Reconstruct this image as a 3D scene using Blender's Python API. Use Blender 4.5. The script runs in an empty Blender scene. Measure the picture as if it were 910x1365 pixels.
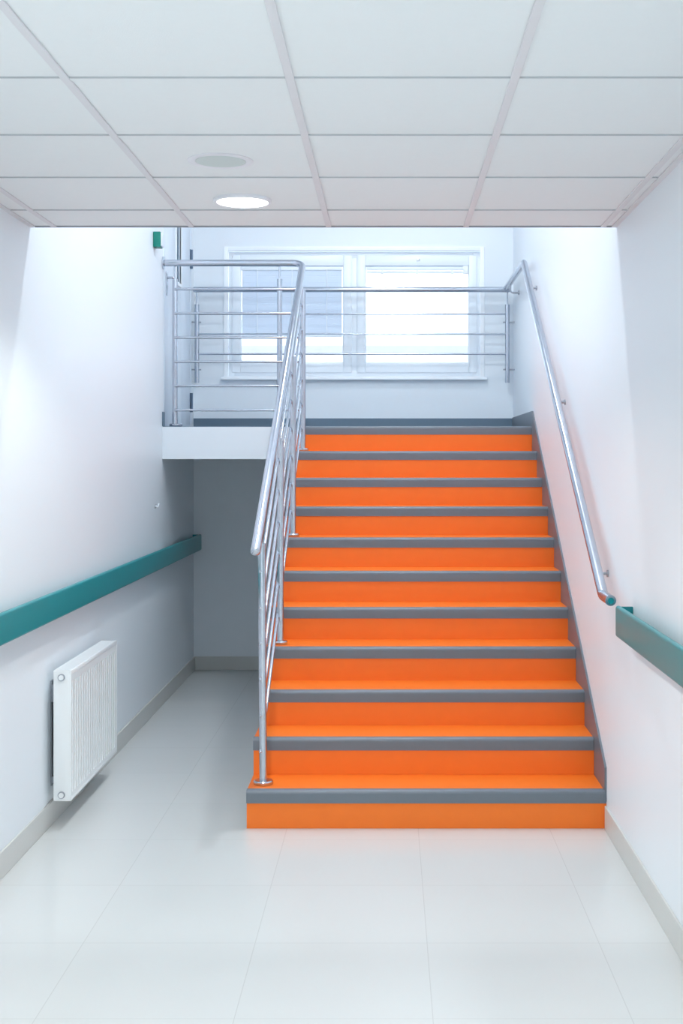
import bpy, bmesh, math
from mathutils import Vector, Matrix

C = bpy.context.scene.collection
PI = math.pi
F = 1692.0            # focal length in pixels of the 910 px wide frame
EYE = 1.69

# ------------------------------------------------------------------ materials
def mat(name, col, rough=0.5, metal=0.0, spec=0.5, noise=0.0, nscale=8.0, bump=0.0, bscale=60.0, coat=0.0, aniso=0.0):
    m = bpy.data.materials.new(name)
    m.use_nodes = True
    nt = m.node_tree
    b = nt.nodes['Principled BSDF']
    b.inputs['Base Color'].default_value = (*col, 1)
    b.inputs['Roughness'].default_value = rough
    b.inputs['Metallic'].default_value = metal
    b.inputs['Specular IOR Level'].default_value = spec
    b.inputs['Coat Weight'].default_value = coat
    b.inputs['Anisotropic'].default_value = aniso
    tc = nt.nodes.new('ShaderNodeTexCoord')
    if noise > 0:
        n = nt.nodes.new('ShaderNodeTexNoise')
        n.inputs['Scale'].default_value = nscale
        n.inputs['Detail'].default_value = 4
        nt.links.new(tc.outputs['Object'], n.inputs['Vector'])
        mx = nt.nodes.new('ShaderNodeMix'); mx.data_type = 'RGBA'
        mx.inputs[6].default_value = (*[c * (1 - noise) for c in col], 1)
        mx.inputs[7].default_value = (*[min(1, c * (1 + noise)) for c in col], 1)
        nt.links.new(n.outputs['Fac'], mx.inputs[0])
        nt.links.new(mx.outputs[2], b.inputs['Base Color'])
    if bump > 0:
        n2 = nt.nodes.new('ShaderNodeTexNoise')
        n2.inputs['Scale'].default_value = bscale
        n2.inputs['Detail'].default_value = 5
        nt.links.new(tc.outputs['Object'], n2.inputs['Vector'])
        bp = nt.nodes.new('ShaderNodeBump')
        bp.inputs['Strength'].default_value = bump
        bp.inputs['Distance'].default_value = 0.002
        nt.links.new(n2.outputs['Fac'], bp.inputs['Height'])
        nt.links.new(bp.outputs['Normal'], b.inputs['Normal'])
    return m

def emit(name, col, s):
    m = bpy.data.materials.new(name); m.use_nodes = True
    nt = m.node_tree; nt.nodes.clear()
    e = nt.nodes.new('ShaderNodeEmission'); o = nt.nodes.new('ShaderNodeOutputMaterial')
    e.inputs[0].default_value = (*col, 1); e.inputs[1].default_value = s
    nt.links.new(e.outputs[0], o.inputs[0])
    return m

M = {}
M['wall'] = mat('white_wall_paint', (0.80, 0.84, 0.875), 0.42, spec=0.35, bump=0.12, bscale=220)
M['stair_side'] = mat('stair_side_low_bounce_grey', (0.42, 0.44, 0.46), 0.6, bump=0.12, bscale=220)  # unseen face, greyed to lower the bounce light under the landing
M['tile'] = mat('mineral_ceiling_tile', (0.80, 0.82, 0.83), 0.85, noise=0.01, nscale=40, bump=0.25, bscale=300)
M['grid'] = mat('ceiling_grid_metal', (0.72, 0.71, 0.735), 0.6)
M['gap'] = mat('ceiling_shadow_gap', (0.52, 0.53, 0.55), 0.8)
M['skirt_tile'] = mat('skirting_tile', (0.60, 0.60, 0.575), 0.35, noise=0.02, nscale=6)
M['orange'] = mat('orange_vinyl', (0.89, 0.185, 0.014), 0.45, spec=0.45, noise=0.03, nscale=14)
M['nosing'] = mat('grey_rubber_nosing', (0.145, 0.17, 0.20), 0.38, noise=0.04, nscale=30)
M['vinyl'] = mat('grey_blue_vinyl', (0.13, 0.19, 0.25), 0.35, noise=0.04, nscale=30)
M['steel'] = mat('brushed_stainless_steel', (0.56, 0.595, 0.66), 0.22, metal=1.0, noise=0.04, nscale=30)
M['steel_dark'] = mat('stainless_bracket_steel', (0.42, 0.44, 0.48), 0.28, metal=1.0, noise=0.03, nscale=30)
M['teal'] = mat('teal_bumper_plastic', (0.0, 0.235, 0.26), 0.30, spec=0.5, noise=0.03, nscale=20)
M['green'] = mat('green_box_plastic', (0.0, 0.21, 0.16), 0.35)
M['radiator'] = mat('radiator_enamel', (0.86, 0.875, 0.88), 0.28, noise=0.01)
M['pvc'] = mat('white_window_pvc', (0.86, 0.90, 0.94), 0.3, noise=0.01)
M['bead'] = mat('bright_white_bead', (0.93, 0.95, 0.97), 0.4, noise=0.01)
M['door'] = mat('white_door_laminate', (0.74, 0.80, 0.87), 0.4, noise=0.01)
M['gap_shade'] = mat('dark_gap_shade', (0.05, 0.07, 0.10), 0.6)
M['hinge'] = mat('blue_grey_hinge_metal', (0.16, 0.22, 0.30), 0.4, metal=0.6)
M['panelglass'] = mat('dark_vision_panel_glass', (0.17, 0.25, 0.33), 0.08, spec=0.7)
M['trimring'] = mat('white_light_trim', (0.80, 0.80, 0.84), 0.4)
M['greydisc'] = mat('pale_grey_green_diffuser', (0.60, 0.67, 0.66), 0.6, noise=0.01)
M['lamp'] = emit('lit_diffuser', (0.97, 1.0, 0.99), 9.0)
M['outwall'] = mat('outside_render', (0.84, 0.85, 0.88), 0.9, noise=0.04, nscale=0.5)
M['outwin'] = mat('outside_lilac_glass', (0.50, 0.48, 0.60), 0.6, noise=0.1, nscale=2)
M['snow'] = mat('pale_ground', (0.80, 0.82, 0.85), 0.9, noise=0.04, nscale=0.6)

# blind slats: thin translucent white
def mk_blind():
    m = bpy.data.materials.new('white_blind_slat'); m.use_nodes = True
    nt = m.node_tree; b = nt.nodes['Principled BSDF']; out = nt.nodes['Material Output']
    b.inputs['Base Color'].default_value = (0.86, 0.89, 0.93, 1); b.inputs['Roughness'].default_value = 0.5
    t = nt.nodes.new('ShaderNodeBsdfTranslucent'); t.inputs[0].default_value = (0.84, 0.88, 0.93, 1)
    mx = nt.nodes.new('ShaderNodeMixShader'); mx.inputs[0].default_value = 0.42
    nt.links.new(b.outputs[0], mx.inputs[1]); nt.links.new(t.outputs[0], mx.inputs[2]); nt.links.new(mx.outputs[0], out.inputs[0])
    return m
M['blind'] = mk_blind()

def mk_glass():
    m = bpy.data.materials.new('clear_window_glass'); m.use_nodes = True
    nt = m.node_tree; nt.nodes.clear()
    o = nt.nodes.new('ShaderNodeOutputMaterial')
    tr = nt.nodes.new('ShaderNodeBsdfTransparent'); tr.inputs[0].default_value = (0.96, 0.98, 0.99, 1)
    gl = nt.nodes.new('ShaderNodeBsdfGlossy'); gl.inputs['Roughness'].default_value = 0.02
    fr = nt.nodes.new('ShaderNodeFresnel'); fr.inputs[0].default_value = 1.3
    mx = nt.nodes.new('ShaderNodeMixShader')
    nt.links.new(fr.outputs[0], mx.inputs[0]); nt.links.new(tr.outputs[0], mx.inputs[1]); nt.links.new(gl.outputs[0], mx.inputs[2])
    nt.links.new(mx.outputs[0], o.inputs[0])
    return m
M['glass'] = mk_glass()

def mk_floor():
    m = bpy.data.materials.new('polished_floor_tile'); m.use_nodes = True
    nt = m.node_tree; b = nt.nodes['Principled BSDF']
    tc = nt.nodes.new('ShaderNodeTexCoord'); sep = nt.nodes.new('ShaderNodeSeparateXYZ')
    nt.links.new(tc.outputs['Object'], sep.inputs[0])
    def math_(op, a, bb=None):
        n = nt.nodes.new('ShaderNodeMath'); n.operation = op
        for i, v in enumerate((a, bb)):
            if v is None: continue
            if isinstance(v, (int, float)): n.inputs[i].default_value = v
            else: nt.links.new(v, n.inputs[i])
        return n.outputs[0]
    def line(axis, off):
        q = math_('MULTIPLY', math_('ADD', axis, -off + 60.0), 1 / 0.6)
        fr = math_('FRACT', q)
        d = math_('MINIMUM', fr, math_('SUBTRACT', 1.0, fr))
        return math_('LESS_THAN', d, 0.0014 / 0.6), math_('FLOOR', q)
    lx, ix = line(sep.outputs[0], 0.131)
    ly, iy = line(sep.outputs[1], 4.433)
    g = math_('MAXIMUM', lx, ly)
    # per tile tone
    wn = nt.nodes.new('ShaderNodeTexWhiteNoise'); wn.noise_dimensions = '2D'
    cb = nt.nodes.new('ShaderNodeCombineXYZ'); nt.links.new(ix, cb.inputs[0]); nt.links.new(iy, cb.inputs[1])
    nt.links.new(cb.outputs[0], wn.inputs['Vector'])
    nz = nt.nodes.new('ShaderNodeTexNoise'); nz.inputs['Scale'].default_value = 2.2; nz.inputs['Detail'].default_value = 4
    nt.links.new(tc.outputs['Object'], nz.inputs['Vector'])
    t = math_('ADD', math_('MULTIPLY', wn.outputs['Value'], 0.3), math_('MULTIPLY', nz.outputs['Fac'], 0.7))
    c1 = nt.nodes.new('ShaderNodeMix'); c1.data_type = 'RGBA'
    c1.inputs[6].default_value = (0.605, 0.612, 0.600, 1); c1.inputs[7].default_value = (0.640, 0.648, 0.640, 1)
    nt.links.new(t, c1.inputs[0])
    c2 = nt.nodes.new('ShaderNodeMix'); c2.data_type = 'RGBA'
    c2.inputs[7].default_value = (0.53, 0.53, 0.52, 1)
    nt.links.new(g, c2.inputs[0]); nt.links.new(c1.outputs[2], c2.inputs[6])
    nt.links.new(c2.outputs[2], b.inputs['Base Color'])
    b.inputs['Roughness'].default_value = 0.24
    b.inputs['Specular IOR Level'].default_value = 0.5
    return m
M['floor'] = mk_floor()

# ------------------------------------------------------------------ mesh helpers
def bm_new(): return bmesh.new()

def box(bm, x0, x1, y0, y1, z0, z1, bev=0.0, seg=2):
    t = bmesh.new()
    bmesh.ops.create_cube(t, size=1.0)
    bmesh.ops.scale(t, vec=(x1 - x0, y1 - y0, z1 - z0), verts=t.verts)
    bmesh.ops.translate(t, vec=((x0 + x1) / 2, (y0 + y1) / 2, (z0 + z1) / 2), verts=t.verts)
    if bev > 0:
        bmesh.ops.bevel(t, geom=list(t.edges), offset=bev, segments=seg, affect='EDGES', profile=0.5, clamp_overlap=True)
    merge(bm, t)
    return bm

def merge(bm, t):
    me = bpy.data.meshes.new('tmp'); t.to_mesh(me); t.free()
    bm.from_mesh(me); bpy.data.meshes.remove(me)

def fillet(pts, rads, seg=8):
    """pts with a rounding radius at each inner corner"""
    P = [Vector(p) for p in pts]; out = [P[0]]
    for i in range(1, len(P) - 1):
        r = rads[i - 1]
        a = (P[i - 1] - P[i]).normalized(); b = (P[i + 1] - P[i]).normalized()
        ang = a.angle(b)
        if r <= 0 or ang > PI - 1e-3: out.append(P[i]); continue
        t = r / math.tan(ang / 2)
        s = P[i] + a * t; e = P[i] + b * t
        cen = P[i] + (a + b).normalized() * (r / math.sin(ang / 2))
        v0 = s - cen; v1 = e - cen; tot = v0.angle(v1); ax = v0.cross(v1).normalized()
        for k in range(seg + 1):
            out.append(cen + Matrix.Rotation(tot * k / seg, 3, ax) @ v0)
    out.append(P[-1])
    return out

def tube(bm, pts, r, n=20, caps=(True, True), round_start=False, round_end=False):
    P = [Vector(p) for p in pts]
    R = [r] * len(P)
    if round_start:
        d = (P[0] - P[1]).normalized(); base = P[0]; ex = []; er = []
        for k in range(5, 0, -1):
            a = PI / 2 * k / 5.2
            ex.append(base + d * (r * 0.55 * math.sin(a))); er.append(r * math.cos(a))
        P = ex + P; R = er + R
    if round_end:
        d = (P[-1] - P[-2]).normalized(); base = P[-1]
        for k in range(1, 6):
            a = PI / 2 * k / 5.2
            P.append(base + d * (r * 0.55 * math.sin(a))); R.append(r * math.cos(a))
    rings = []; prev = None; nrm = None
    for i, p in enumerate(P):
        if i == 0: tan = (P[1] - P[0]).normalized()
        elif i == len(P) - 1: tan = (P[-1] - P[-2]).normalized()
        else: tan = ((P[i] - P[i - 1]).normalized() + (P[i + 1] - P[i]).normalized()).normalized()
        if nrm is None:
            up = Vector((0, 0, 1)) if abs(tan.z) < 0.9 else Vector((1, 0, 0))
            nrm = tan.cross(up).normalized()
        else:
            q = prev.rotation_difference(tan); nrm = (q @ nrm).normalized()
        prev = tan
        bn = tan.cross(nrm).normalized()
        rings.append([bm.verts.new(p + (nrm * math.cos(2 * PI * k / n) + bn * math.sin(2 * PI * k / n)) * R[i]) for k in range(n)])
    for a, b in zip(rings, rings[1:]):
        for k in range(n):
            bm.faces.new((a[k], a[(k + 1) % n], b[(k + 1) % n], b[k]))
    if caps[0]: bm.faces.new(list(reversed(rings[0])))
    if caps[1]: bm.faces.new(rings[-1])
    return bm

def extrude_poly(bm, poly, axis, a0, a1):
    """poly = list of 2-D points, extruded along axis from a0 to a1. axis 'x': (y,z); 'y': (x,z); 'z': (x,y)"""
    def p3(p, a):
        return {'x': (a, p[0], p[1]), 'y': (p[0], a, p[1]), 'z': (p[0], p[1], a)}[axis]
    A = [bm.verts.new(p3(p, a0)) for p in poly]; B = [bm.verts.new(p3(p, a1)) for p in poly]
    n = len(poly)
    bm.faces.new(A); bm.faces.new(list(reversed(B)))
    for i in range(n):
        bm.faces.new((A[i], B[i], B[(i + 1) % n], A[(i + 1) % n]))
    return bm

def lathe(bm, prof, cx, cy, n=48):
    """prof = (r, z) list, turned round the vertical through cx, cy"""
    rings = []
    for r, z in prof:
        if r < 1e-6: rings.append([bm.verts.new((cx, cy, z))])
        else: rings.append([bm.verts.new((cx + r * math.cos(2 * PI * k / n), cy + r * math.sin(2 * PI * k / n), z)) for k in range(n)])
    for a, b in zip(rings, rings[1:]):
        for k in range(n):
            k2 = (k + 1) % n
            if len(a) == 1 and len(b) == 1: continue
            if len(a) == 1: bm.faces.new((a[0], b[k], b[k2]))
            elif len(b) == 1: bm.faces.new((a[k], b[0], a[k2]))
            else: bm.faces.new((a[k], b[k], b[k2], a[k2]))
    return bm

def wloc(o):
    v = Vector(o.location)
    while o.parent: o = o.parent; v += Vector(o.location)
    return v

def obj(name, bm, m, parent=None, smooth=True, label=None, origin=None):
    """links bm as ONE mesh object; coordinates in bm are world coordinates"""
    bmesh.ops.recalc_face_normals(bm, faces=bm.faces)
    xs = [v.co for v in bm.verts]
    if origin is None:
        lo = Vector((min(c.x for c in xs), min(c.y for c in xs), min(c.z for c in xs)))
        hi = Vector((max(c.x for c in xs), max(c.y for c in xs), max(c.z for c in xs)))
        origin = Vector(((lo.x + hi.x) / 2, (lo.y + hi.y) / 2, lo.z))
    origin = Vector(origin)
    bmesh.ops.translate(bm, vec=-origin, verts=bm.verts)
    me = bpy.data.meshes.new(name); bm.to_mesh(me); bm.free()
    me.materials.append(M[m] if isinstance(m, str) else m)
    if smooth:
        for p in me.polygons: p.use_smooth = True
        try: me.set_sharp_from_angle(angle=math.radians(35))
        except Exception: pass
    o = bpy.data.objects.new(name, me); C.objects.link(o)
    if parent is not None:
        o.parent = parent; o.location = origin - wloc(parent)
    else: o.location = origin
    if label: o['label'] = label
    return o

def thing(name, label, cat, loc, group=None):
    o = bpy.data.objects.new(name, None); C.objects.link(o)
    o.location = loc; o.empty_display_size = 0.1
    o['label'] = label; o['category'] = cat
    if group: o['group'] = group
    return o

def tag(o, label, cat, group=None):
    o['label'] = label; o['category'] = cat
    if group: o['group'] = group
    return o

def struct(name, bm, m, parent=None, smooth=False, label=None):
    # the setting keeps its world coordinates, so object textures run on a metre grid
    o = obj(name, bm, m, parent, smooth, label, origin=(0, 0, 0) if parent is None else None)
    o['kind'] = 'structure'
    return o

# ------------------------------------------------------------------ measures
XL, XR = -1.57, 0.992         # faces of the side walls
YB = 10.18                    # face of the back wall
YF = -3.6                     # end of the corridor behind the camera
ZC = EYE + 1.0135             # corridor ceiling
YC = 5.55                     # where the corridor ceiling stops
ZU = 4.9                      # stairwell ceiling
R_, G_ = 0.17427, 0.29545     # riser, going
Y1 = 5.806                    # first riser
ZL = 11 * R_                  # landing level
YLD = Y1 + 10 * G_ + 0.006    # edge of the landing
SXL, SXR = -0.653, XR         # the stair's sides

# ------------------------------------------------------------------ shell
struct('floor', box(bm_new(), XL - .2, XR + .2, YF - .2, YB + .25, -0.15, 0.0), 'floor')

# left wall with the door opening on the landing
DY0, DY1, DZ1 = 8.855, 10.02, ZL + 2.08
b = bm_new()
box(b, XL - .2, XL, YF, DY0, 0, ZU)
box(b, XL - .2, XL, DY0, DY1, 0, ZL)
box(b, XL - .2, XL, DY0, DY1, DZ1, ZU)
box(b, XL - .2, XL, DY1, YB + .25, 0, ZU)
struct('wall_left', b, 'wall')
struct('wall_right', box(bm_new(), XR, XR + .2, YF, YB + .25, 0, ZU), 'wall')

WX0, WX1, WZ0, WZ1 = -1.324, 0.757, 2.345, 3.387
b = bm_new()
box(b, XL, WX0, YB, YB + .25, 0, ZU)
box(b, WX1, XR, YB, YB + .25, 0, ZU)
box(b, WX0, WX1, YB, YB + .25, 0, WZ0)
box(b, WX0, WX1, YB, YB + .25, WZ1, ZU)
struct('wall_back', b, 'wall')
struct('wall_front', box(bm_new(), XL - .2, XR + .2, YF - .2, YF, 0, ZC + .3), 'wall')
struct('wall_bulkhead', box(bm_new(), XL, XR, YC - .16, YC - .004, ZC + .03, ZU), 'wall')
struct('ceiling', box(bm_new(), XL - .2, XR + .2, YC - .16, YB + .25, ZU, ZU + .15), 'wall')

# suspended ceiling: tiles, T-bars, wall angle
gx = [-0.266 + 0.6 * k for k in range(-2, 3)]
gy = [5.197 - 0.6 * k for k in range(0, 15)]
xs = [XL] + gx + [XR]
ys = [YC - .004] + gy + [YF]
b = bm_new()
tz = ZC + 0.006
for i in range(len(xs) - 1):
    for j in range(len(ys) - 1):
        x0, x1 = xs[i] + .002, xs[i + 1] - .002
        y1, y0 = ys[j] - .002, ys[j + 1] + .002
        box(b, x0, x1, y0, y1, tz, tz + .015)
ceil = struct('ceiling.001', b, 'tile')
b = bm_new()
box(b, XL, XR, YF, YC - .006, tz + .016, tz + .03)
struct('ceiling_backing', b, 'gap', ceil)
b = bm_new()
for x in gx: box(b, x - .012, x + .012, YF, YC - .004, ZC, ZC + .0055, .0012, 1)
struct('ceiling_bar_long', b, 'grid', ceil)
b = bm_new()
for y in gy:
    for i in range(len(xs) - 1):
        x0 = xs[i] + (.0125 if i else .024); x1 = xs[i + 1] - (.0125 if i < len(xs) - 2 else .024)
        box(b, x0, x1, y - .012, y + .012, ZC + .001, ZC + .0055)
struct('ceiling_bar_cross', b, 'tile', ceil)
b = bm_new()
for y in gy:
    box(b, XL + .024, XR - .024, y - .0150, y - .0122, ZC + .0015, ZC + .0058)  # grey strip paints the shadow line beside each cross bar
struct('ceiling_shade_line', b, 'gap', ceil)
b = bm_new()
box(b, XL, XL + .022, YF, YC - .004, ZC - .001, ZC + .005)
box(b, XR - .022, XR, YF, YC - .004, ZC - .001, ZC + .005)
struct('trim_1', b, 'grid')
b = bm_new()
box(b, XL, XR, YC - .004, YC, ZC - .001, ZC + .03)
struct('trim_2', b, 'steel_dark')

# skirtings of the lower corridor
def skirting(name, x0, x1, y0, y1, z0, z1, m):
    return struct(name, box(bm_new(), x0, x1, y0, y1, z0, z1, .003, 2), m)
skirting('baseboard_left', XL, XL + .011, YF, YB, 0, .108, 'skirt_tile')
skirting('baseboard_right', XR - .011, XR, YF, Y1 - .012, 0, .108, 'skirt_tile')
skirting('baseboard_back', XL + .011, SXL, YB - .011, YB, 0, .108, 'skirt_tile')
# skirtings of the landing
skirting('baseboard_back.001', XL, XR, YB - .011, YB, ZL, ZL + .10, 'vinyl')
skirting('baseboard_left.001', XL, XL + .010, YLD - .003, DY0 - .03, ZL, ZL + .10, 'vinyl')

# ------------------------------------------------------------------ staircase
st = thing('staircase', 'flight of eleven orange steps with grey nosings up to a white edged landing', 'staircase', ((SXL + XR) / 2, Y1, 0))
prof = [(Y1 + .004, 0.001)]
for k in range(11):
    y = Y1 + .004 + k * G_; z0 = k * R_ - (.004 if k else -.001); z1 = (k + 1) * R_ - .004
    if k: prof.append((y, z0))
    prof.append((y, z1))
prof.append((YB - .002, ZL - .004)); prof.append((YB - .002, 0.001))
obj('stair_body', extrude_poly(bm_new(), prof, 'x', SXL + .003, XR - .0005), 'stair_side', st, smooth=False, label='plastered side of the stair, unseen, greyed to cut bounce light')
# landing slab to the left of the flight
b = bm_new()
box(b, XL + .001, SXL + .002, YLD, YB - .002, EYE, ZL - .004)
obj('landing_slab', b, 'wall', st, smooth=False, label='white landing slab with straight front edge')
b = bm_new()
box(b, XL + .001, SXL, YLD + .012, YB - .012, ZL - .004, ZL)
box(b, SXL, XR - .012, YLD + .03, YB - .012, ZL - .004, ZL)
obj('landing_floor', b, 'vinyl', st, smooth=False, label='grey blue vinyl floor of the landing')
XRS = XR - .010
for k in range(11):
    y = Y1 + k * G_; z0 = k * R_; z1 = (k + 1) * R_
    b = bm_new(); box(b, SXL, XRS if k else XR - .001, y, y + .004, z0 + (.0005 if k == 0 else 0), z1 - .052)
    obj('riser', b, 'orange', st, smooth=False)
    if k < 10:
        b = bm_new(); box(b, SXL, XRS, y + .032, y + G_, z1 - .004, z1)
        obj('tread', b, 'orange', st, smooth=False)
    # nosing: an L with a rounded lip
    c = .018; outer = []
    for q in range(7):
        a = PI / 2 * q / 6
        outer.append((y - .004 + c - c * math.cos(a), z1 + .001 - c + c * math.sin(a)))
    poly = [(y + .0035, z1 - .058), (y - .004, z1 - .058)] + outer + [(y + .034, z1 + .001), (y + .034, z1 - .0035), (y + .0035, z1 - .0035)]
    b = extrude_poly(bm_new(), poly, 'x', SXL - .002, (XRS - .0005) if k else XR - .0015)
    obj('nosing', b, 'nosing', st)
# raking skirting on the right wall
b = bm_new()
poly = [(Y1 - .006, .125), (Y1 - .006, .281), (YLD - .01, 2.022), (YB - .012, 2.022), (YB - .012, ZL - .03), (YLD + .05, 10 * R_ - .03), (Y1 + G_ + .03, R_ - .03), (Y1 + .02, .125)]
extrude_poly(b, poly, 'x', XR - .0098, XR - .0002)
obj('skirting', b, 'nosing', st, smooth=False, label='grey skirting raking up beside the steps')

# ------------------------------------------------------------------ stair railing
RAKE = R_ / G_
HX, PX = -0.600, -0.584
ZT = 3.048
YT = 8.79
def hz(y): return ZT - (YT - y) * RAKE
rl = thing('stair_railing', 'stainless steel railing up the left side of the orange steps and across the landing edge', 'railing', (HX, 5.92, R_))
YS = 5.775
path = fillet([(HX - .010, YS, hz(YS)), (HX, YT, ZT), (XL + .012, YT, ZT)], [.075], 10)
obj('handrail', tube(bm_new(), path, .0228, 28, round_start=True), 'steel', rl)
b = bm_new(); tube(b, [(XL + .0005, YT - .0, ZT), (XL + .0115, YT, ZT)], .045, 32)
obj('wall_flange', b, 'steel', rl)
def flange(parent, x, y, z, r=.045):
    prof = [(0, z + .0008), (r * .96, z + .0008), (r, z + .004), (r, z + .015), (r * .9, z + .020), (.024, z + .021), (.0, z + .021)]
    return obj('base_flange', lathe(bm_new(), prof, x, y, 36), 'steel', parent)
def stem(parent, x, y, z0, z1):
    return obj('stem', tube(bm_new(), [(x, y, z0), (x, y, z1)], .0065, 14), 'steel', parent)
PR = .0182
for n, (py, k) in enumerate(((5.92, 1), (6.805, 4), (7.69, 7), (8.575, 10))):
    zb = k * R_; zt = hz(py) - .088 + (.03 if n == 0 else 0)
    dx = -.012 if n == 0 else 0
    p = obj('post', tube(bm_new(), [(PX - (.004 if n == 0 else 0), py, zb + .018), (PX + dx, py, zt)], PR, 24), 'steel', rl)
    flange(p, PX - (.004 if n == 0 else 0), py, zb, .046 if n == 0 else .038)
    b = bm_new(); tube(b, [(PX + dx, py, zt - .004), (HX if n else HX - .008, py, hz(py) - .02)], .0065, 14)
    obj('stem', b, 'steel', p)
for px in (-1.488, -.762):
    zt = ZT - .108
    p = obj('post', tube(bm_new(), [(px, YT + .02, ZL + .018), (px, YT + .02, zt)], PR, 24), 'steel', rl)
    flange(p, px, YT + .05, ZL, .045)
    stem(p, px, YT + .012, zt - .004, ZT - .02)
for i in range(6):
    dz = .181 + .1675 * i
    ya = 5.905; yb = 8.60
    b = bm_new(); tube(b, [(HX + .001, ya, hz(ya) - dz), (HX + .001, yb, hz(yb) - dz)], .0087, 14, round_start=True, round_end=True)
    obj('rail_bar', b, 'steel', rl)
    b = bm_new(); tube(b, [(-1.488, YT, ZT - dz), (-.625, YT, ZT - dz)], .0087, 14, round_end=True)
    obj('rail_bar', b, 'steel', rl)

# ------------------------------------------------------------------ wall handrail on the right
RX = .925
hr = thing('wall_handrail', 'stainless steel handrail fixed along the right wall above the orange steps', 'handrail', (XR, 7.0, 2.0))
SL = (3.046 - 1.10) / (8.75 - 5.50)
YG = 10.065
path = fillet([(RX, 5.31, 1.098), (RX, 5.50, 1.10), (RX, 8.75, 3.046), (RX, YG - .035, 3.046), (RX, YG - .022, 3.046)], [.09, .10, 0], 8)
obj('handrail', tube(bm_new(), path, .0228, 28), 'steel', hr)
b = bm_new(); tube(b, [(RX, 5.3055, 1.0979), (RX, 5.3115, 1.0979)], .0130, 28)  # teal disc paints the reflection in the open tube end
obj('end_reflection', b, 'teal', hr, label='painted teal reflection in the lower end of the tube')
for y in (5.756, 7.16, 8.546, 9.72):
    zr = 3.046 if y > 8.75 else 1.10 + SL * (y - 5.5)
    zb = zr - .082
    pts = fillet([(RX, y, zr - .018), (RX, y, zb), (XR - .006, y, zb)], [.02], 6)
    br = obj('bracket', tube(bm_new(), pts, .0068, 12), 'steel_dark', hr)
    b = bm_new(); tube(b, [(XR - .008, y, zb), (XR - .0005, y, zb)], .016, 24)
    obj('rosette', b, 'steel_dark', br)

# ------------------------------------------------------------------ guard rail before the window
gr = thing('window_guard_rail', 'stainless steel guard rail with three thin bars in front of the landing window', 'guard rail', (-.3, YG, 2.3))
ZG = 3.034
lx, rx = -1.527, .934
obj('handrail', tube(bm_new(), fillet([(lx - .02, YG, ZG), (rx + .012, YG, ZG)], []), .0222, 24, round_start=True, round_end=True), 'steel', gr)
for px in (lx, rx):
    p = obj('post', tube(bm_new(), [(px, YG, 2.295), (px, YG, 2.915)], .0185, 22), 'steel', gr)
    stem(p, px, YG, 2.912, ZG - .018)
    for z in (2.40, 2.775):
        w = XL if px < 0 else XR
        s = -1 if px < 0 else 1
        b = bm_new(); tube(b, [(px - s * .034, YG, z), (w - s * .0005, YG, z)], .006, 12)
        obj('fixing_pin', b, 'steel_dark', p)
for z in (2.840, 2.681, 2.523):
    obj('rail_bar', tube(bm_new(), [(lx, YG - .004, z), (rx, YG - .004, z)], .0075, 12), 'steel', gr)

# ------------------------------------------------------------------ window
w = bpy.data.objects.new('window_1', None); C.objects.link(w); w.location = (-.28, YB, WZ0); w['kind'] = 'structure'
def ring(bm, x0, x1, z0, z1, t, y0, y1, bev=.004):
    """rectangular frame of bar width t"""
    tl, tr, tb, tt = t if isinstance(t, tuple) else (t, t, t, t)
    box(bm, x0, x0 + tl, y0, y1, z0, z1, bev)
    box(bm, x1 - tr, x1, y0, y1, z0, z1, bev)
    box(bm, x0 + tl - .001, x1 - tr + .001, y0, y1, z0, z0 + tb, bev)
    box(bm, x0 + tl - .001, x1 - tr + .001, y0, y1, z1 - tt, z1, bev)
def sobj(name, b, m, par, label=None):
    o = obj(name, b, m, par, True, label); return o
b = bm_new(); ring(b, WX0 - .004, WX1 + .004, WZ0 - .0, WZ1 + .006, (.034, .034, .01, .034), YB - .012, YB + .03, .003)
sobj('window_surround', b, 'bead', w)
b = bm_new(); ring(b, WX0 + .03, WX1 - .03, WZ0 + .012, WZ1 - .03, (.055, .055, .05, .055), YB + .03, YB + .10, .006)
box(b, -.322, -.244, YB + .03, YB + .10, WZ0 + .05, WZ1 - .08, .006)
fr = sobj('window_frame', b, 'pvc', w)
GZ0, GZ1 = 2.465, 3.243
for (x0, x1, g0, g1) in ((-1.265, -.305, -1.196, -.372), (-.262, .702, -.193, .636)):
    b = bm_new()
    ring(b, x0, x1, WZ0 + .04, WZ1 - .06, (g0 - x0, x1 - g1, GZ0 - WZ0 - .04, WZ1 - .06 - GZ1), YB + .012, YB + .075, .007)
    s = sobj('sash', b, 'pvc', w)
    b = bm_new(); box(b, g0 - .005, g1 + .005, YB + .05, YB + .054, GZ0 - .005, GZ1 + .005)
    sobj('pane', b, 'glass', s)
    b = bm_new(); ring(b, g0 - .001, g1 + .001, GZ0 - .001, GZ1 + .001, .006, YB + .036, YB + .049, .001)
    sobj('glazing_seal', b, 'pvc', s)
    if x0 > -1:
        b = bm_new(); cx = .229; cz = 3.292
        box(b, cx - .014, cx + .014, YB + .004, YB + .012, cz - .012, cz + .016, .003)
        box(b, cx + .006, cx + .014, YB - .018, YB + .006, cz - .004, cz + .008, .002)
        sobj('latch', b, 'bead', s)
b = bm_new(); box(b, WX0 - .022, WX1 + .022, YB - .045, YB + .028, WZ0 - .022, WZ0 - .0005, .005)
sobj('window_sill', b, 'bead', w)

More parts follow.
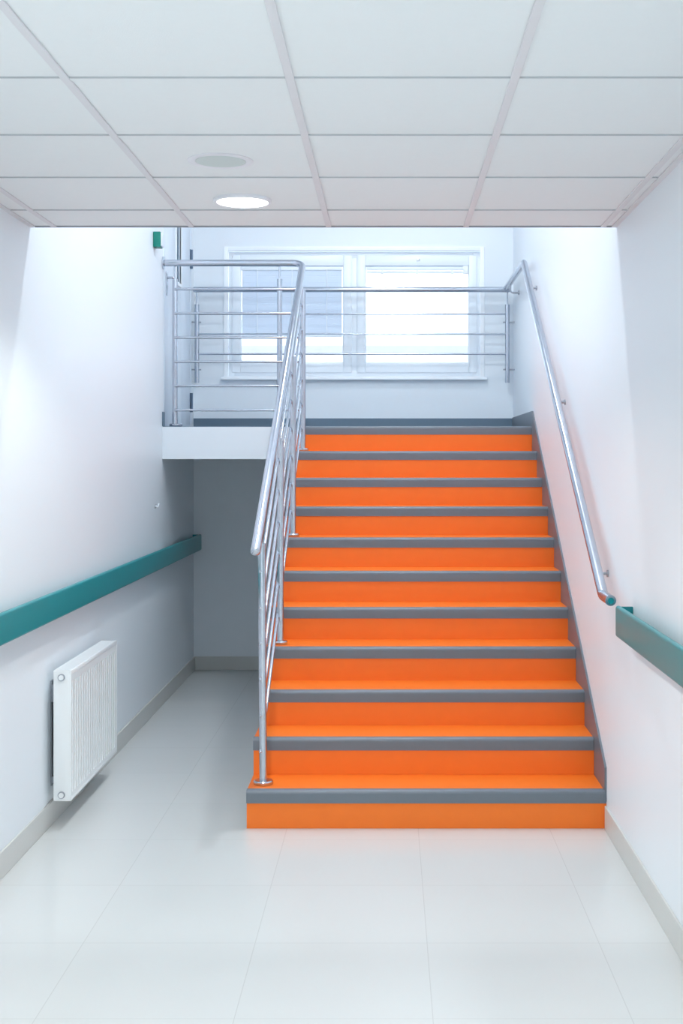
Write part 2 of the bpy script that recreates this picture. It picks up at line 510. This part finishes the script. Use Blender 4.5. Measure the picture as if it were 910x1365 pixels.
# blinds (hang from the sashes)
def blind(x0, x1, z1, zbot, label):
    t = thing('window_blind', label, 'blind', ((x0 + x1) / 2, YB + .02, zbot), None)
    yb = YB + .030
    b = bm_new(); box(b, x0, x1, yb - .012, yb + .012, z1 - .028, z1 - .002, .002)
    obj('headrail', b, 'pvc', t)
    n = 0; b = bm_new()
    lowered = (z1 - zbot) > .3
    z = z1 - .036
    pitch = .0135 if lowered else .0026
    while z > zbot + .014:
        if lowered:
            extrude_poly(b, [(yb - .0055, z - .0078), (yb - .0045, z - .0084), (yb + .0055, z + .0072), (yb + .0045, z + .0078)], 'x', x0 + .004, x1 - .004)
        else:
            extrude_poly(b, [(yb - .009, z - .0008), (yb, z + .0004), (yb + .009, z - .0008), (yb, z + .0012)], 'x', x0 + .004, x1 - .004)
        z -= pitch
    obj('slats', b, 'blind' if lowered else 'pvc', t, smooth=False)
    b = bm_new(); box(b, x0 + .003, x1 - .003, yb - .009, yb + .009, zbot, zbot + .012, .003)
    obj('bottom_rail', b, 'pvc', t)
    W = x1 - x0
    for f in (.157, .5, .845):
        x = x0 + W * f
        if lowered:
            b = bm_new(); tube(b, [(x, yb - .011, zbot + .004), (x, yb - .011, z1 - .02)], .0035, 8)
            obj('ladder_cord', b, 'bead', t)
        else:
            b = bm_new(); box(b, x - .010, x + .010, yb - .016, yb + .009, zbot - .004, zbot + .022, .003)
            obj('cord_clip', b, 'bead', t)
    return t, yb
t, yb = blind(-1.190, -.379, 3.236, 2.672, 'white venetian blind lowered halfway over the left window pane')
t, yb = blind(-.186, .629, 3.236, 3.183, 'white venetian blind drawn right up at the top of the right window pane')
b = bm_new(); box(b, .592, .632, yb - .017, yb + .010, 3.178, 3.242, .003)
obj('side_housing', b, 'bead', t)

# ------------------------------------------------------------------ landing door (left wall)
d = bpy.data.objects.new('door_1', None); C.objects.link(d); d.location = (XL, (DY0 + DY1) / 2, ZL); d['kind'] = 'structure'
b = bm_new()
box(b, XL - .19, XL + .004, DY0 - .03, DY0 + .016, ZL, DZ1 + .03, .003)
box(b, XL - .19, XL + .004, DY1 - .016, DY1 + .03, ZL, DZ1 + .03, .003)
box(b, XL - .19, XL + .004, DY0 + .01, DY1 - .01, DZ1 - .016, DZ1 + .03, .003)
obj('door_frame', b, 'door', d)
b = bm_new()
box(b, XL - .014, XL + .0005, DY0 + .016, DY0 + .030, ZL + .002, DZ1 - .016)  # dark strip paints the shade in the gap beside the leaf
obj('door_gap_shade', b, 'gap_shade', d, smooth=False)
py0, py1, pz0, pz1 = 9.345, 9.56, 3.005, 3.75
b = bm_new()
lx0, lx1 = XL - .045, XL + .001
box(b, lx0, lx1, DY0 + .032, py0, ZL + .006, DZ1 - .020, .002)
box(b, lx0, lx1, py1, DY1 - .020, ZL + .006, DZ1 - .020, .002)
box(b, lx0, lx1, py0 - .001, py1 + .001, ZL + .006, pz0, .0)
box(b, lx0, lx1, py0 - .001, py1 + .001, pz1, DZ1 - .020, .0)
leaf = obj('door_leaf', b, 'door', d)
b = bm_new(); box(b, XL - .022, XL - .014, py0, py1, pz0, pz1)
obj('vision_panel', b, 'panelglass', leaf, smooth=False, label='dark narrow glass panel')
b = bm_new()
box(b, XL - .010, XL + .006, py0 - .03, py0, pz0 - .03, pz1 + .03, .002)
box(b, XL - .010, XL + .006, py1, py1 + .03, pz0 - .03, pz1 + .03, .002)
box(b, XL - .010, XL + .006, py0, py1, pz0 - .03, pz0, .002)
box(b, XL - .010, XL + .006, py0, py1, pz1, pz1 + .03, .002)
obj('glazing_bead', b, 'bead', leaf)
b = bm_new()
box(b, XL + .001, XL + .009, 8.905, 8.945, 2.84, 3.01, .003)
hp = obj('handle_plate', b, 'steel', leaf)
b = bm_new(); tube(b, fillet([(XL + .008, 8.925, 2.965), (XL + .055, 8.925, 2.965), (XL + .055, 9.05, 2.965)], [.015], 6), .009, 14, round_end=True)
obj('door_handle', b, 'steel', hp)
for z in (3.19, 2.06):
    b = bm_new(); tube(b, [(XL + .012, 10.001, z), (XL + .012, 10.001, z + .15)], .010, 14)
    box(b, XL + .001, XL + .006, 9.975, 10.03, z, z + .15)
    obj('hinge', b, 'hinge', leaf)

# ------------------------------------------------------------------ teal bumper rails
def bumper(side, y0, y1, ends, label):
    """side -1 left wall, +1 right wall; ends: y positions of end returns"""
    wx = XL if side < 0 else XR
    t = thing('bumper_rail', label, 'bumper rail', (wx, (y0 + y1) / 2, .965))
    o = lambda v: wx - side * v       # distance from the wall
    z0, z1 = .964, 1.092
    prof = []; c = .012
    # rounded board section (distance from wall, z)
    for (cx, cz, a0) in ((.070 - c, z1 - c, 0), (.046 + c, z1 - c, 90), (.046 + c, z0 + c, 180), (.070 - c, z0 + c, 270)):
        for q in range(6):
            a = math.radians(a0 + 90 * q / 5)
            prof.append((cx + c * math.cos(a), cz + c * math.sin(a)))
    poly = [(o(p[0]), p[1]) for p in prof]
    b = extrude_poly(bm_new(), poly, 'y', y0, y1)
    obj('bumper_board', b, 'teal', t)
    for e in ends:
        b = bm_new(); xa, xb = sorted((o(.0005), o(.048)))
        ya, yb_ = (e - .012, e) if e > (y0 + y1) / 2 else (e, e + .012)
        box(b, xa, xb, ya, yb_, z0 + .004, z1 - .003, .003)
        obj('end_return', b, 'teal', t)
    y = y1 - .45
    while y > y0:
        b = bm_new(); xa, xb = sorted((o(.0005), o(.050)))
        box(b, xa, xb, y - .03, y + .03, z0 + .035, z1 - .05, .004)
        obj('bracket', b, 'teal', t)
        y -= 1.2
    return t
bumper(-1, YF + .05, 10.13, (10.13,), 'long teal bumper rail on the left wall above the radiator')
bumper(1, YF + .05, 5.18, (5.18,), 'short pale teal bumper rail on the right wall ending below the handrail')

# ------------------------------------------------------------------ radiator
rd = thing('radiator', 'white ribbed panel radiator hung low on the left wall', 'radiator', (XL, 6.28, .127))
ry0, ry1 = 5.80, 6.775; rz0, rz1 = .127, .724; rxf, rxb = -1.455, -1.535
# front panel with vertical ribs
def panel(bm, xf, depth, facing):
    n = 20; m = .022; ysn = []
    L = (ry1 - m) - (ry0 + m); p = L / n
    for i in range(n):
        a = ry0 + m + i * p
        ysn += [(a + .0, 1), (a + p * .05, 0), (a + p * .30, 0), (a + p * .35, 1)]
    ysn = [(ry0 + .004, 1), (ry0 + m * .6, 1)] + ysn + [(ry1 - m, 1), (ry1 - .004, 1)]
    zs = [(rz0 + .012, 0), (rz0 + .036, 0), (rz0 + .044, 1), (rz1 - .062, 1), (rz1 - .052, 0), (rz1 - .020, 0)]
    cols = []
    for y, h in ysn:
        col = []
        for z, k in zs:
            off = 0 if (k == 0 or h == 1) else -depth
            col.append(bm.verts.new((xf + facing * off, y, z)))
        cols.append(col)
    for a, c_ in zip(cols, cols[1:]):
        for i in range(len(zs) - 1):
            bm.faces.new((a[i], c_[i], c_[i + 1], a[i + 1]))
    # return flange at the back of the sheet, so it has thickness
    ex = bmesh.ops.extrude_face_region(bm, geom=list(bm.faces))
    vs = [v for v in ex['geom'] if isinstance(v, bmesh.types.BMVert)]
    bmesh.ops.translate(bm, vec=(-facing * .006, 0, 0), verts=vs)
obj_b = bm_new(); panel(obj_b, rxf, .015, 1)
obj('front_panel', obj_b, 'radiator', rd, smooth=False)
obj_b = bm_new(); panel(obj_b, rxb + .008, .006, 1)
obj('back_panel', obj_b, 'radiator', rd, smooth=False)
# top grille and side covers
b = bm_new()
box(b, rxb, rxf, ry0 + .001, ry1 - .001, rz1 - .012, rz1 - .009, .0)
box(b, rxb, rxb + .006, ry0, ry1, rz1 - .02, rz1, .002)
box(b, rxf - .010, rxf + .001, ry0, ry1, rz1 - .022, rz1, .003)
yy = ry0 + .02
while yy < ry1 - .02:
    box(b, rxb + .004, rxf - .006, yy, yy + .008, rz1 - .012, rz1 - .001)
    yy += .0125
obj('top_grille', b, 'radiator', rd)
for ya in (ry0, ry1 - .004):
    b = bm_new(); box(b, rxb, rxf + .001, ya, ya + .004, rz0, rz1 - .003, .0015)
    sc_ = obj('side_cover', b, 'radiator', rd)
    s = -1 if ya == ry0 else 1
    yf = ya if s < 0 else ya + .004
    for z in (rz1 - .032, rz0 + .028):
        b = bm_new(); tube(b, [(-1.498, yf, z), (-1.498, yf + s * .006, z)], .0165, 24)
        pl = obj('plug_collar', b, 'steel_dark', sc_)
        b = bm_new(); tube(b, [(-1.498, yf + s * .0055, z), (-1.498, yf + s * .012, z)], .0115, 24)
        obj('plug', b, 'radiator', pl)
b = bm_new(); box(b, rxb, rxf, ry0, ry1, rz0, rz0 + .006, .002); box(b, rxf - .008, rxf + .001, ry0, ry1, rz0, rz0 + .016, .003)
obj('bottom_edge', b, 'radiator', rd)
for ya in (ry0 + .10, ry1 - .12):
    b = bm_new()
    box(b, XL + .0005, XL + .005, ya - .02, ya + .02, rz0 + .05, rz1 - .06)
    box(b, XL + .003, rxb + .004, ya - .015, ya - .010, rz1 - .16, rz1 - .08)
    box(b, XL + .003, rxb + .004, ya - .015, ya - .010, rz0 + .06, rz0 + .09)
    obj('wall_bracket', b, 'steel_dark', rd)

# ------------------------------------------------------------------ ceiling fittings
def downlight(name, x, y, label, lit, ro, ri, drop, group=None):
    t = thing(name, label, 'ceiling light', (x, y, ZC), group)
    zt = tz - .0003
    prof = [(ri - .002, zt), (ro, zt), (ro, zt - drop * .75), (ro - .004, zt - drop), (ri, zt - drop), (ri - .002, zt - drop * .8), (ri - .002, zt)]
    obj('trim_ring', lathe(bm_new(), prof, x, y, 56), 'trimring', t)
    prof = [(0, zt - drop * .85), (ri - .003, zt - drop * .85), (ri - .003, zt - drop * .4), (0, zt - drop * .4)]
    obj('diffuser', lathe(bm_new(), prof, x, y, 56), 'lamp' if lit else 'greydisc', t)
    return t
DX = -.577
downlight('ceiling_light', DX, 4.985, 'lit round white ceiling light nearest the stairs', True, .113, .102, .013)
downlight('ceiling_light', DX, 4.335, 'unlit round ceiling fitting with a pale grey disc', False, .112, .088, .004)
LIT = [4.985, 2.4, 0.0, -2.4]  # first is in view, the others are added behind the viewer
for y in LIT[1:]:
    downlight('ceiling_light', DX, y, 'added lit round ceiling light, unseen behind the viewer in the corridor', True, .113, .102, .013, 'added ceiling lights behind the viewer')

# stairwell ceiling lamps: one above the flight, one added above the landing edge to brighten its walls
WELL = ((-.10, 6.45, 54, 'round white ceiling lamp high above the middle of the stairs'), (.10, 8.60, 19, 'round white ceiling lamp added out of view above the landing edge to brighten its walls'))
for lx_, ly_, pw_, lb_ in WELL:
    t = thing('stairwell_light', lb_, 'ceiling light', (lx_, ly_, ZU))
    prof = [(0, ZU), (.19, ZU), (.19, ZU - .04), (.175, ZU - .05), (.17, ZU - .05), (0, ZU - .045)]
    obj('housing', lathe(bm_new(), prof, lx_, ly_, 48), 'trimring', t)
    prof = [(0, ZU - .046), (.168, ZU - .05), (.16, ZU - .062), (.10, ZU - .072), (0, ZU - .076)]
    obj('diffuser', lathe(bm_new(), prof, lx_, ly_, 48), 'lamp', t)

# ------------------------------------------------------------------ small wall fittings
t = thing('door_release_box', 'small green box on the left wall just below the ceiling edge beside the landing', 'wall box', (XL, 8.46, 3.10))
b = bm_new(); box(b, XL + .0005, XL + .050, 8.425, 8.515, 3.100, 3.202, .005)
bx = obj('box_body', b, 'green', t)
b = bm_new(); box(b, XL + .050, XL + .060, 8.430, 8.510, 3.106, 3.196, .004)
obj('front_plate', b, 'door', t, label='pale cover plate')
t = thing('wall_hook', 'tiny white hook on the left wall below the landing slab', 'hook', (XL, 8.5, 1.36))
b = bm_new(); tube(b, fillet([(XL + .0005, 8.50, 1.378), (XL + .022, 8.50, 1.366), (XL + .026, 8.50, 1.392)], [.006], 5), .0045, 10, round_end=True)
obj('hook', b, 'bead', t)
b = bm_new(); tube(b, [(XL + .0003, 8.50, 1.372), (XL + .004, 8.50, 1.372)], .014, 18)
obj('hook_base', b, 'steel_dark', t)

# ------------------------------------------------------------------ outside the window
g = struct('ground_outside', box(bm_new(), -60, 60, YB + 1.5, 140, -.6, -.4), 'snow')
t = thing('building_outside', 'pale building far outside the right window pane, washed out by daylight', 'building', (0, 52, -.4))
b = bm_new(); box(b, -26, 26, 50, 60, -.4, 7.2, .05)
bl = obj('building_wall', b, 'outwall', t)
b = bm_new(); box(b, -26, 26, 49.95, 50.0, 5.85, 6.15); obj('window_band', b, 'outwin', bl)
for i in range(17):
    x = -24 + 3 * i
    b = bm_new(); box(b, x, x + 2.2, 49.94, 50.0, 5.2, 5.7); obj('window', b, 'outwall', bl)

# ------------------------------------------------------------------ light
def spot(name, loc, power, ang, blend, rad, col=(1, .985, .965)):
    l = bpy.data.lights.new(name, 'SPOT'); l.energy = power; l.spot_size = math.radians(ang); l.spot_blend = blend
    l.shadow_soft_size = rad; l.color = col
    o = bpy.data.objects.new(name, l); C.objects.link(o); o.location = loc
    return o
for y in LIT:
    spot('downlight_lamp', (DX, y, ZC - .03), 45 if y > 4 else 146, 140, .4, .05, (.94, 1.0, .985) if y > 4 else (.985, .99, .975))  # the stronger ones are added out of view to light the corridor
for lx_, ly_, pw_, lb_ in WELL:
    l = bpy.data.lights.new('stairwell_lamp', 'AREA'); l.shape = 'DISK'; l.size = .24; l.energy = pw_; l.color = (.86, .945, 1.0)
    o = bpy.data.objects.new('stairwell_lamp', l); C.objects.link(o); o.location = (lx_, ly_, ZU - .085)
# portal in the window opening
l = bpy.data.lights.new('window_portal', 'AREA'); l.shape = 'RECTANGLE'; l.size = WX1 - WX0; l.size_y = WZ1 - WZ0
l.cycles.is_portal = True
o = bpy.data.objects.new('window_portal', l); C.objects.link(o)
o.location = ((WX0 + WX1) / 2, YB + .2, (WZ0 + WZ1) / 2); o.rotation_euler = (-PI / 2, 0, 0)

wd = bpy.data.worlds.new('overcast_sky'); bpy.context.scene.world = wd; wd.use_nodes = True
nt = wd.node_tree; bg = nt.nodes['Background']
tc = nt.nodes.new('ShaderNodeTexCoord'); sp = nt.nodes.new('ShaderNodeSeparateXYZ'); rp = nt.nodes.new('ShaderNodeValToRGB')
nt.links.new(tc.outputs['Generated'], sp.inputs[0]); nt.links.new(sp.outputs[2], rp.inputs[0]); nt.links.new(rp.outputs[0], bg.inputs[0])
rp.color_ramp.elements[0].color = (.90, .95, 1, 1); rp.color_ramp.elements[1].color = (.62, .80, 1, 1)
bg.inputs[1].default_value = 2.6

# ------------------------------------------------------------------ camera
cam = bpy.data.cameras.new('camera'); co = bpy.data.objects.new('camera', cam); C.objects.link(co)
co.location = (0, 0, EYE); co.rotation_euler = (PI / 2, 0, 0)
cam.sensor_fit = 'HORIZONTAL'; cam.sensor_width = 36; cam.lens = 36 * F / 910
cam.shift_x = -(519 - 455) / 910; cam.shift_y = -(682.5 - 612) / 910
cam.clip_start = .05; cam.clip_end = 500
sc = bpy.context.scene; sc.camera = co
sc.view_settings.view_transform = 'Standard'; sc.view_settings.look = 'None'
sc.view_settings.gamma = 1; sc.view_settings.use_curve_mapping = False
sc.view_settings.exposure = 0.02
cy = sc.cycles
cy.use_denoising = True; cy.max_bounces = 14; cy.diffuse_bounces = 10; cy.glossy_bounces = 6; cy.transparent_max_bounces = 16
cy.sample_clamp_indirect = 8
